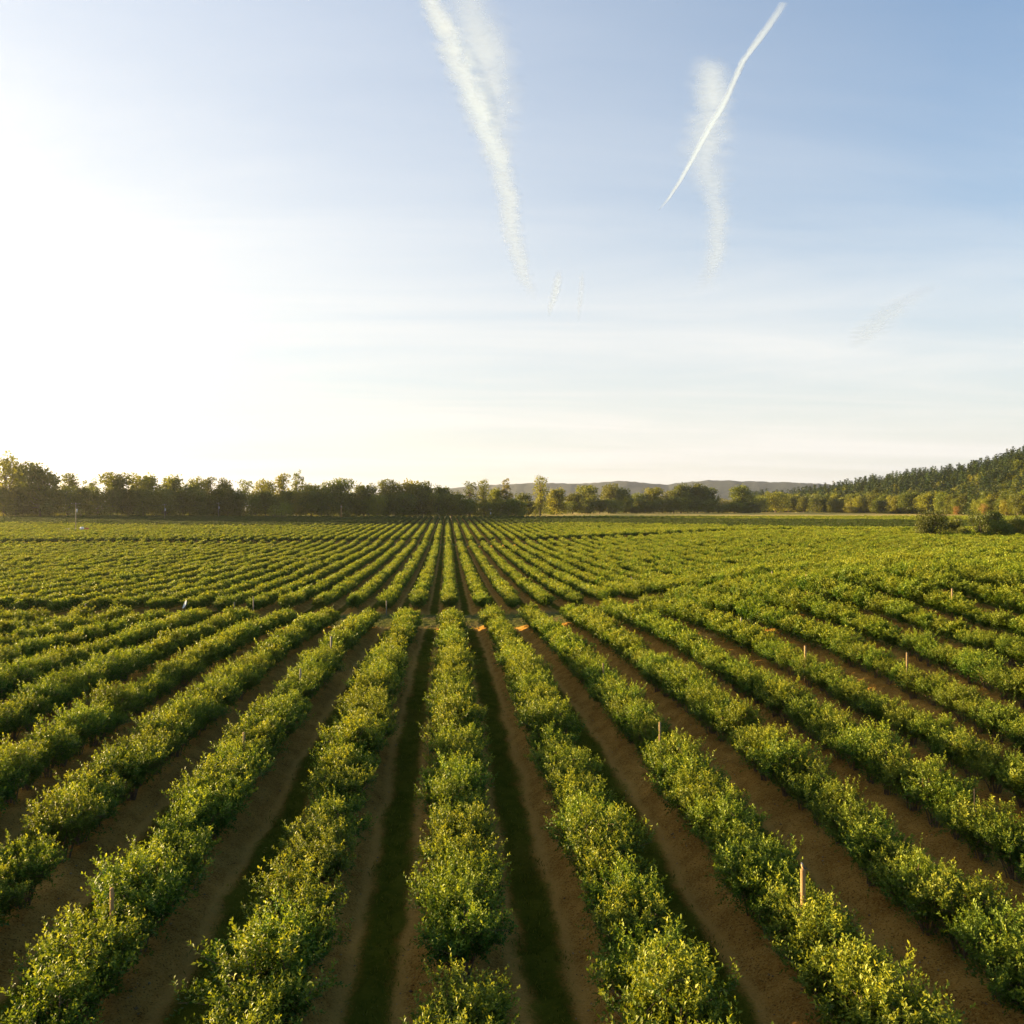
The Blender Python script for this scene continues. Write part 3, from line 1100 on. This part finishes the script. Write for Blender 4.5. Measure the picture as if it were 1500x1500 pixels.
POSTS = [
    (1177, 1294, 'tawny', 'sunlit wooden post with a small bird perched on top'),
    (163, 1304, 'tawny', 'thin pale post in the first bushes of the third row left of the middle'),
    (967, 1068, 'tawny', 'short pale post among bushes of the second row right of the middle'),
    (440, 983, 'grey', 'grey post in the second row left of the middle, halfway to the cross path'),
    (485, 928, 'grey', 'grey post in the second row left, nearer the cross path than its twin'),
    (566, 880, 'grey', 'dark post at the head of a row just across the path'),
    (371, 874, 'grey', 'tall clear grey post standing free at a row end across the cross path'),
    (343, 882, 'grey', 'short grey post at a row end, next to the tall clear post'),
    (125, 884, 'grey', 'grey post at a row end far along the cross path, beyond the white cloth'),
    (357, 1080, 'tawny', 'post tip poking out of the third row left of the middle'),
    (1180, 928, 'tawny', 'post tip in the dense bushes straight behind the bird post'),
    (1329, 975, 'tawny', 'leaning pale post tip among dense bushes on the slope'),
    (1086, 893, 'grey', 'dark thin post near the top of the slope rows'),
    (1395, 850, 'tawny', 'pale post on the crest path below the dark shrubs'),
    (1181, 849, 'tawny', 'bright pale stump-like post beside bare reddish soil on the crest path'),
    (1131, 836, 'grey', 'tall dark post at the crest path'),
    (969, 852, 'tawny', 'pale post at the bend of the cross path'),
    (925, 841, 'grey', 'dark post beyond the bend of the cross path'),
    (834, 922, 'tawny', 'pale post tip in the second row right, close to the cross path'),
    (884, 972, 'tawny', 'pale post tip in the second row right, midway along the row'),
    (331, 820, 'grey', 'far thin post in the rows of the second block'),
    (1428, 1165, 'stake', 'thin dark steel stake beside a young bush where wires show'),
]
rp = np.random.default_rng(3)
POST_AT = {}
for (px, py, kd, lab) in POSTS:
    H = (1.62 if px != 1177 else 1.88) if kd != 'stake' else 1.5
    e, r, X, Y = solve_row(px, py, H)
    if px in (566, 371, 343, 125):
        Y = 84.9
        X = col_x(px, Y)
        H = z_at(X, Y, py) - ground_z(X, Y)
    z = ground_z(X, Y) - .06
    o = empty('stake' if kd == 'stake' else 'wooden_post', (X, Y, z), rp.random() * 3)
    POST_AT[px] = (X, Y, z, H)
    tag(o, lab, 'stake' if kd == 'stake' else 'post', 'wooden posts along the rows' if kd != 'stake' else None)
    mb = MB()
    if kd == 'stake':
        mb.box((0, 0, H / 2), (.035, .008, H + .1))
        mb.box((0, .014, H / 2), (.008, .028, H + .1))
        mb.build('shaft', M_STAKE, o)
        mb = MB()
        mb.box((.02, .0, H * .62), (.05, .02, .03))
        mb.build('clip', M_WIRE, o)
    else:
        rr = (.036 if px != 1177 else .046) if py > 950 else .050
        tip = H + .06
        mb.tube([(0, 0, 0), (.004, 0, tip * .5), (.0, .006, tip - .02), (.0, .006, tip)], [rr * 1.05, rr, rr * .95, rr * .82], 12)
        mb.build('shaft', (M_POST if px in (1177, 163) else M_DULL) if kd == 'tawny' else M_GREYPOST, o, True)
        mb = MB()
        mb.tube([(rr * .9, 0, tip - .12), (rr * 1.25, 0, tip - .09), (rr * 1.25, 0, tip - .15), (rr * .9, 0, tip - .18)], .004, 5)
        mb.build('staple', M_WIRE, o)
    print('post', px, py, 'row', r, 'Y %.1f' % Y, 'err %.1f' % e)

# two trellis wires that show where the young bushes stand
X, Y, z, H = POST_AT[1428]
for hz, off, lab in ((.95, .05, 'upper taut trellis wire running from the steel stake above the young bush'), (.80, -.08, 'lower taut trellis wire running from the steel stake into the young bush')):
    mb = MB()
    ys = np.linspace(Y - 5.5, Y + 7, 8)
    mb.tube([(X + off, yy, ground_z(X, yy) + hz) for yy in ys], .004, 6)
    tag(mb.build('trellis_wire', M_WIRE), lab, 'wire', 'trellis wires')


# small bird on the sunlit post
def make_bird(loc, rz):
    me = bpy.data.meshes.new('bird')
    pts = [((.055, 0, .012), .008), ((.03, 0, .028), .014), ((0, 0, .045), .030), ((-.018, 0, .075), .027), ((-.024, 0, .098), .017), ((-.030, 0, .112), .020), ((-.046, 0, .113), .007), ((-.056, 0, .111), .0035),
           ((.11, 0, -.02), .007), ((.0, .014, .012), .006), ((-.004, .014, -.004), .004), ((.0, -.014, .012), .006), ((-.004, -.014, -.004), .004)]
    ed = [(0, 1), (1, 2), (2, 3), (3, 4), (4, 5), (5, 6), (6, 7), (0, 8), (2, 9), (9, 10), (2, 11), (11, 12)]
    me.from_pydata([p for p, _ in pts], ed, [])
    o = link('bird', me)
    md = o.modifiers.new('skin', 'SKIN')
    for i, (_, r) in enumerate(pts):
        sv = me.skin_vertices[0].data[i]
        sv.radius = (r, r)
        sv.use_root = i == 2
    o.modifiers.new('sub', 'SUBSURF').levels = 2
    o.modifiers['sub'].render_levels = 2
    bpy.context.view_layer.update()
    dg = bpy.context.evaluated_depsgraph_get()
    m2 = bpy.data.meshes.new_from_object(o.evaluated_get(dg))
    o.modifiers.clear()
    m2.name = 'bird'
    o.data = m2
    mat, nt = new_mat('bird_plumage')
    q = NT(nt)
    tc = q.n('ShaderNodeTexCoord').outputs['Object']
    s = q.n('ShaderNodeSeparateXYZ')
    q.l(tc, s.inputs[0])
    c = q.mix(q.ramp(s.outputs[0], -.022, .004), (.50, .30, .15), (.07, .055, .045))
    c = q.mix(q.ramp(s.outputs[2], .094, .102), c, (.55, .50, .45))
    c = q.mix(q.ramp(s.outputs[0], -.042, -.048), c, (.05, .04, .03))
    p = q.n('ShaderNodeBsdfPrincipled')
    q.l(c, p.inputs['Base Color'])
    p.inputs['Roughness'].default_value = .8
    q.l(p.outputs[0], q.n('ShaderNodeOutputMaterial').inputs['Surface'])
    m2.materials.clear()
    m2.materials.append(mat)
    m2.polygons.foreach_set('use_smooth', np.ones(len(m2.polygons), bool))
    o.location = loc
    o.rotation_euler = (0, 0, rz)
    return tag(o, 'small songbird with pale head perched on top of the sunlit post', 'bird')


X, Y, z, H = POST_AT[1177]
make_bird((X, Y, z + H + .062), .2)

# white cloth caught at a row end by the cross path
Y = 85.5
X = col_x(270, Y)
z = z_at(X, Y, 885)
o = empty('cloth_strip', (X, Y, float(terrain(X, Y))), .4)
tag(o, 'small white cloth hung on a stick at a row end by the cross path', 'cloth')
zc = z - float(terrain(X, Y))
V, Fc = [], []
NU, NV = 8, 10
for side in (0, 1):
    for a in range(NU):
        for b in range(NV):
            u, v = a / (NU - 1), b / (NV - 1)
            w = .22 * math.sin(math.pi * (v * .9 + .06)) ** .8
            V.append(((u - .5) * w + .30 * (v - .5) + .06 * math.sin(v * 3), .10 * math.sin(u * 5 + v * 2) + side * .006, zc + (v - .5) * .75))
    bse = side * NU * NV
    for a in range(NU - 1):
        for b in range(NV - 1):
            f_ = (bse + a * NV + b, bse + (a + 1) * NV + b, bse + (a + 1) * NV + b + 1, bse + a * NV + b + 1)
            Fc.append(f_ if side == 0 else f_[::-1])
me = bpy.data.meshes.new('fabric')
me.from_pydata(V, [], Fc)
me.materials.append(M_WHITE)
link('fabric', me, o)
mb = MB()
mb.tube([(0.05, .02, -.1), (.1, .02, zc + .42)], .018, 8)
mb.build('stick', M_GREYPOST, o)


# ------------------------------------------------------------------ utility poles and equipment
def utility_pole(px, top, Y, arm, lab, thick=.15, stub=False):
    X = col_x(px, Y)
    z = float(terrain(X, Y))
    H = z_at(X, Y, top) - z
    o = empty('utility_pole', (X, Y, z), -bearing(px))
    tag(o, lab, 'utility pole', 'utility poles before the tree line')
    mb = MB()
    mb.tube([(0, 0, -.2), (0, 0, H)], [thick, thick * .72], 10)
    mb.build('shaft', M_GREYPOST, o, True)
    if arm:
        mb = MB()
        mb.box((0, -.14, H - .5), (arm, .12, .14))
        ca = mb.build('crossarm', M_GREYPOST, o)
        for s in (-.45, 0, .45):
            mb = MB()
            mb.tube([(s * arm, -.14, H - .43), (s * arm, -.14, H - .30), (s * arm, -.14, H - .22)], [.06, .09, .04], 8)
            mb.build('insulator', M_CERAM, ca)
        mb = MB()
        mb.tube([(.34, -.1, H - 3.4), (.34, -.1, H - 3.3), (.34, -.1, H - 2.3), (.34, -.1, H - 2.2)], [.18, .26, .26, .18], 12)
        mb.build('transformer', M_STEEL, o, True)
    return X, Y, z, H


P1 = utility_pole(111, 736, 322, 2.9, 'nearest utility pole with crossarm and transformer, standing in the bushes', .17)
P2 = utility_pole(241, 738, 440, 1.6, 'thin dark middle utility pole against the dark trees', .13)
P3 = utility_pole(320, 736, 500, 1.8, 'farthest utility pole with crossarm against the trees', .15)
utility_pole(718, 745, 540, 1.8, 'short thin pole with crossarm at the foot of the tree line', .12)
X = col_x(500, 498)
z = float(terrain(X, 498))
o = empty('bare_pole', (X, 498, z))
tag(o, 'thick bare pale pole without arms beside the small rounded shrub', 'pole')
mb = MB()
H = z_at(X, 498, 739.5) - z
mb.tube([(0, 0, -.2), (0, 0, H - .1), (0, 0, H)], [.42, .36, .30], 12)
mb.build('shaft', M_POST, o, True)
mb = MB()
mb.tube([(0, 0, H * .86), (0, 0, H * .89)], .385, 12)
mb.build('band', M_STEEL, o)


def sag(a, b, s, n=14):
    return [(a[0] + (b[0] - a[0]) * t, a[1] + (b[1] - a[1]) * t, a[2] + (b[2] - a[2]) * t - 4 * s * t * (1 - t)) for t in np.linspace(0, 1, n)]


def top(P, dz=-.3):
    return (P[0], P[1] - .14, P[2] + P[3] + dz)


for a, b, lab in ((top(P1), top(P2), 'power line strung between the nearest and the middle utility pole'), (top(P2), top(P3), 'power line strung between the middle and the farthest utility pole'),
                  ((P1[0] - 140, P1[1] - 70, P1[2] + P1[3] - .3), top(P1), 'power line leaving the nearest utility pole away from the others')):
    mb = MB()
    mb.tube(sag(a, b, 1.2), .022, 5)
    tag(mb.build('power_line', M_STAKE), lab, 'power line')

X, Y = P1[0] - 1.2, P1[1] - 1.0
o = empty('concrete_pad', (X, Y, float(terrain(X, Y))))
tag(o, 'pale raised slab at the foot of the nearest utility pole', 'slab')
mb = MB()
mb.box((0, 0, .75), (3.0, 1.2, 1.5))
mb.build('base', M_CONC, o)
mb = MB()
mb.box((0, 0, 1.56), (3.2, 1.4, .12))
mb.build('cap', M_CONC, o)
X = col_x(123, 318)
o = empty('irrigation_pump', (X, 318, float(terrain(X, 318))))
tag(o, 'small white and red pump set among the bushes beside the nearest utility pole', 'pump')
mb = MB()
mb.box((0, 0, .7), (3.2, 1.2, 1.4))
mb.build('base', M_STAKE, o)
mb = MB()
mb.tube([(-1.3, 0, 1.9), (-1.2, 0, 1.9), (-.2, 0, 1.9), (-.1, 0, 1.9)], [.3, .5, .5, .3], 14)
mb.build('tank', M_WHITE, o, True)
mb = MB()
mb.box((.95, 0, 1.75), (1.1, .8, .7))
mb.build('engine', M_RED, o)
mb = MB()
mb.tube([(.3, 0, 1.4), (.3, 0, 3.6)], .07, 8)
mb.build('pipe', M_POST, o)

# ------------------------------------------------------------------ contrails and small clouds
def cloud_material(name, fine, stretch, lo, hi, gain, soft=.5):
    m, nt = new_mat(name)
    q = NT(nt)
    v = q.n('ShaderNodeCombineXYZ')
    al, ac, de = q.attr('along'), q.attr('across'), q.attr('dens')
    q.l(q.math('MULTIPLY', al, stretch), v.inputs[0])
    q.l(q.math('MULTIPLY', ac, .8), v.inputs[1])
    n1 = q.noise(v.outputs[0], fine, 5, .58, .5)
    n2 = q.noise(v.outputs[0], fine * .33, 3, .5)
    edge = q.math('SUBTRACT', 1.0, q.math('POWER', q.math('ABSOLUTE', ac), 1.5), clamp=True)
    nn = q.math('ADD', q.math('MULTIPLY', n1, 1.25), q.math('MULTIPLY', n2, .95))
    a = q.ramp(q.math('ADD', nn, q.math('MULTIPLY', edge, .95)), lo, hi)
    a = q.math('MULTIPLY', q.math('MULTIPLY', a, q.math('POWER', edge, soft)), q.math('MULTIPLY', de, gain), clamp=True)
    d = q.n('ShaderNodeBsdfDiffuse')
    d.inputs['Color'].default_value = (.64, .77, 1.0, 1)
    t = q.n('ShaderNodeBsdfTranslucent')
    t.inputs['Color'].default_value = (.76, .88, 1, 1)
    mx = q.n('ShaderNodeMixShader')
    mx.inputs[0].default_value = .75
    q.l(d.outputs[0], mx.inputs[1])
    q.l(t.outputs[0], mx.inputs[2])
    tr = q.n('ShaderNodeBsdfTransparent')
    m2 = q.n('ShaderNodeMixShader')
    q.l(a, m2.inputs[0])
    q.l(tr.outputs[0], m2.inputs[1])
    q.l(mx.outputs[0], m2.inputs[2])
    q.l(m2.outputs[0], q.n('ShaderNodeOutputMaterial').inputs['Surface'])
    return m


def sky_point(px, py, alt):
    a = bearing(px)
    rpx = (px - 750) / F
    d_cam = (alt - EYE) * F / (HOR - py)          # along the view axis
    horiz = d_cam * math.sqrt(1 + rpx * rpx)
    return np.array([horiz * math.sin(a), horiz * math.cos(a), alt])


def streak(name, spec, alt, mat, parent=None, sub=10, thick=.10):
    """flattened tube at a constant altitude; spec rows: left px, right px, py, density"""
    spec = np.array(spec, float)
    t = np.linspace(0, len(spec) - 1, (len(spec) - 1) * sub + 1)
    s = np.stack([np.interp(t, np.arange(len(spec)), spec[:, c]) for c in range(spec.shape[1])], -1)
    kk = np.hanning(sub + 1)
    kk /= kk.sum()
    s = np.stack([np.convolve(np.pad(s[:, c], sub // 2, mode='edge'), kk, mode='valid') for c in range(s.shape[1])], -1)
    nseg = 24
    V, al, ac, de = [], [], [], []
    run = 0
    prev = None
    for row in s:
        pl = sky_point(row[0], row[2] + (row[4] if len(row) > 4 else 0), alt)
        pr = sky_point(row[1], row[2] - (row[4] if len(row) > 4 else 0), alt)
        c = (pl + pr) / 2
        h = (pr - pl) / 2
        wd = np.linalg.norm(h)
        if prev is not None:
            run += np.linalg.norm(c - prev) / max(wd * 2, 40)
        prev = c
        for k in range(nseg):
            w = 2 * math.pi * k / nseg
            V.append(c + h * math.cos(w) + np.array([0, 0, wd * thick * math.sin(w)]))
            al.append(run)
            ac.append(math.cos(w))
            de.append(row[3])
    i = np.arange(len(V)).reshape(len(s), nseg)
    j = np.roll(i, -1, 1)
    q4 = np.stack([i[:-1], j[:-1], j[1:], i[1:]], -1).reshape(-1, 4)
    return link(name, mesh_np(name, V, [q4], mat, {'along': al, 'across': ac, 'dens': de}, smooth=True), parent)


M_TRAIL = cloud_material('contrail_ice', 2.6, 1.3, 1.25, 2.3, .82, .6)
M_VEIL = cloud_material('contrail_veil', 2.6, 1.5, 1.2, 2.4, .72, 1.1)
M_SOFT = cloud_material('thin_wisp', 1.2, .8, .6, 2.4, .60, 1.6)
for nd in M_SOFT.node_tree.nodes:
    if nd.type in ('BSDF_DIFFUSE', 'BSDF_TRANSLUCENT'):
        nd.inputs['Color'].default_value = (1, 1, 1, 1)
M_THIN = cloud_material('fresh_contrail', 2.0, .5, .95, 2.0, .86)
o = streak('contrail', [(600, 656, -14, .85), (608, 668, 12, .9), (622, 690, 55, .9), (642, 714, 108, .85), (662, 734, 155, .8), (684, 750, 200, .75), (706, 764, 245, .7), (718, 772, 290, .85), (722, 774, 330, .8),
                        (734, 780, 372, .7), (750, 788, 408, .55), (774, 796, 442, .0)], 1500, M_TRAIL)
tag(o, 'broad puffy white contrail spreading downward from the top middle of the sky', 'contrail')
streak('veil', [(625, 740, -30, .5), (630, 765, 30, .7), (638, 784, 85, .9), (650, 784, 140, .9), (668, 776, 185, .75), (685, 767, 225, .6), (706, 768, 270, .2), (720, 770, 310, .0)], 1520, M_VEIL, o)
o = streak('contrail', [(1140, 1156, 4, .3), (1130, 1146, 22, .6), (1104, 1120, 58, .8), (1082, 1094, 90, .95), (1066, 1077, 128, .95), (1049, 1063, 160, .95), (1026, 1038, 200, .95),
                        (1010, 1020, 232, .95), (993, 1001, 264, .9), (976, 982, 292, .8), (961, 966, 310, .0)], 1450, M_THIN)
tag(o, 'narrow bright straight contrail slanting across a fainter wide one', 'contrail')
o = streak('contrail', [(1000, 1075, 84, .0), (996, 1095, 102, .9), (996, 1090, 150, 1.0), (988, 1088, 195, .9), (972, 1086, 235, .7), (992, 1086, 265, .6), (1018, 1082, 300, .7), (1022, 1080, 340, .75),
                        (1022, 1074, 375, .75), (1018, 1064, 400, .55), (1000, 1052, 428, .0)], 1550, M_VEIL)
tag(o, 'faint wide feathery contrail crossed by the narrow bright one', 'contrail')
o = streak('contrail', [(812, 826, 394, .0), (806, 828, 412, 1.0), (802, 822, 435, 1.0), (799, 813, 452, .8), (800, 808, 466, .0)], 1500, M_VEIL)
tag(o, 'short curved contrail scrap at the lower tip of the broad contrail', 'contrail')
o = streak('contrail', [(848, 858, 394, .0), (844, 860, 416, .6), (842, 857, 445, .5), (842, 852, 474, .0)], 1500, M_VEIL)
tag(o, 'faintest short upright contrail scrap, second from the broad contrail', 'contrail')
o = streak('cloud', [(1238, 1262, 512, .0), (1230, 1306, 492, .55), (1254, 1332, 464, .6), (1292, 1360, 440, .45), (1350, 1390, 415, .0)], 1400, M_VEIL)
tag(o, 'faint slanting wisp of cloud low above the wooded hillside', 'cloud')

# ------------------------------------------------------------------ haze
hz_x0, hz_x1, hz_y0, hz_y1, hz_z0, hz_z1 = -9500, 10500, -60, 10500, -60, 300
mb = MB()
mb.box(((hz_x0 + hz_x1) / 2, (hz_y0 + hz_y1) / 2, (hz_z0 + hz_z1) / 2), (hz_x1 - hz_x0, hz_y1 - hz_y0, hz_z1 - hz_z0))
m, nt = new_mat('evening_haze')
q = NT(nt)
pv = q.n('ShaderNodeVolumePrincipled')
pv.inputs['Color'].default_value = (.92, .92, .90, 1)
pv.inputs['Density'].default_value = .5e-4
pv.inputs['Anisotropy'].default_value = .72
q.l(pv.outputs[0], q.n('ShaderNodeOutputMaterial').inputs['Volume'])
HAZE = mb.build('haze', m)
HAZE['kind'] = 'stuff'

# ------------------------------------------------------------------ sky and sun
w = bpy.data.worlds.new('World')
S.world = w
w.use_nodes = True
q = NT(w.node_tree)
w.node_tree.nodes.clear()
sky = q.n('ShaderNodeTexSky')
sky.sky_type = 'NISHITA'
sky.sun_disc = False
sky.sun_elevation = SUN_EL
sky.sun_rotation = SUN_AZ
sky.air_density = 1.0
sky.dust_density = .6
sky.ozone_density = 3.0
bg = q.n('ShaderNodeBackground')
bg.inputs['Strength'].default_value = .053
dv = q.n('ShaderNodeTexCoord').outputs['Generated']
sp_ = q.n('ShaderNodeSeparateXYZ')
q.l(dv, sp_.inputs[0])
el = q.math('MAXIMUM', sp_.outputs[2], 0.0)
dt = q.n('ShaderNodeVectorMath', operation='DOT_PRODUCT')
q.l(dv, dt.inputs[0])
dt.inputs[1].default_value = (math.sin(SUN_AZ) * math.cos(SUN_EL), math.cos(SUN_AZ) * math.cos(SUN_EL), math.sin(SUN_EL))
g = dt.outputs['Value']
# thin high cirrus: streaks laid out on a flat layer overhead
inv = q.math('DIVIDE', 1.0, q.math('ADD', el, .06))
cv = q.n('ShaderNodeCombineXYZ')
q.l(q.math('MULTIPLY', sp_.outputs[0], inv), cv.inputs[0])
q.l(q.math('MULTIPLY', sp_.outputs[1], inv), cv.inputs[1])
mpn = q.n('ShaderNodeMapping')
q.l(cv.outputs[0], mpn.inputs['Vector'])
mpn.inputs['Rotation'].default_value = (0, 0, R(35))
mpn.inputs['Scale'].default_value = (.35, 1.0, 1)
ci1 = q.noise(mpn.outputs[0], .9, 6, .6, .6)
ci2 = q.noise(mpn.outputs[0], .35, 3, .5)
cir = q.math('SUBTRACT', q.math('ADD', q.math('MULTIPLY', ci1, .6), q.math('MULTIPLY', ci2, .4)), .5)
ah = q.math('EXPONENT', q.math('MULTIPLY', q.math('POWER', el, 1.35), q.math('ADD', -4.3, q.math('MULTIPLY', g, 2.3))))
ag = q.math('MULTIPLY', q.ramp(g, -.05, 1.22, 0, .95, False), q.ramp(el, .58, .28, .55, 1.0))
keep_ = q.math('MULTIPLY', q.math('SUBTRACT', 1.0, ah), q.math('SUBTRACT', 1.0, ag))
al = q.math('SUBTRACT', 1.0, keep_)
al = q.math('ADD', al, q.math('MULTIPLY', cir, q.ramp(el, .5, .2, .25, 1.0)), clamp=True)
hs = q.n('ShaderNodeHueSaturation')
hs.inputs['Saturation'].default_value = 1.12
hs.inputs['Value'].default_value = 1.36
q.l(sky.outputs[0], hs.inputs['Color'])
vcol = q.mix(q.ramp(g, .2, .95), (3.62, 3.52, 3.34), (4.05, 3.98, 3.84))
vb = q.n('ShaderNodeVectorMath', operation='SCALE')
q.l(vcol, vb.inputs[0])
q.l(q.math('ADD', 1.0, q.math('MULTIPLY', cir, .42)), vb.inputs['Scale'])
q.l(q.mix(al, hs.outputs[0], vb.outputs[0]), bg.inputs['Color'])
q.l(bg.outputs[0], q.n('ShaderNodeOutputWorld').inputs['Surface'])

sd = bpy.data.lights.new('sun', 'SUN')
sd.energy = 5.0
sd.angle = R(.5)
sd.color = (1.0, .73, .36)
so = bpy.data.objects.new('sun', sd)
C.objects.link(so)
dirv = Vector((math.sin(SUN_AZ) * math.cos(SUN_EL), math.cos(SUN_AZ) * math.cos(SUN_EL), math.sin(SUN_EL)))
so.rotation_euler = (-dirv).to_track_quat('-Z', 'Y').to_euler()
so.location = dirv * 300

# ------------------------------------------------------------------ camera
cd = bpy.data.cameras.new('camera')
cd.sensor_width = 36
cd.lens = 36 * F / 1500
cd.clip_start = .1
cd.clip_end = 30000
co = bpy.data.objects.new('camera', cd)
co.location = (0, 0, EYE)
co.rotation_euler = (R(90) - math.atan((750 - HOR) / F), 0, -YAW)
C.objects.link(co)
S.camera = co

S.view_settings.view_transform = 'Standard'
S.view_settings.look = 'None'
S.view_settings.exposure = 2.34
S.view_settings.gamma = 1
S.render.engine = 'CYCLES'
S.cycles.use_denoising = True
S.cycles.max_bounces = 8
S.cycles.diffuse_bounces = 3
S.cycles.glossy_bounces = 2
S.cycles.transmission_bounces = 4
S.cycles.transparent_max_bounces = 24
S.cycles.volume_bounces = 1
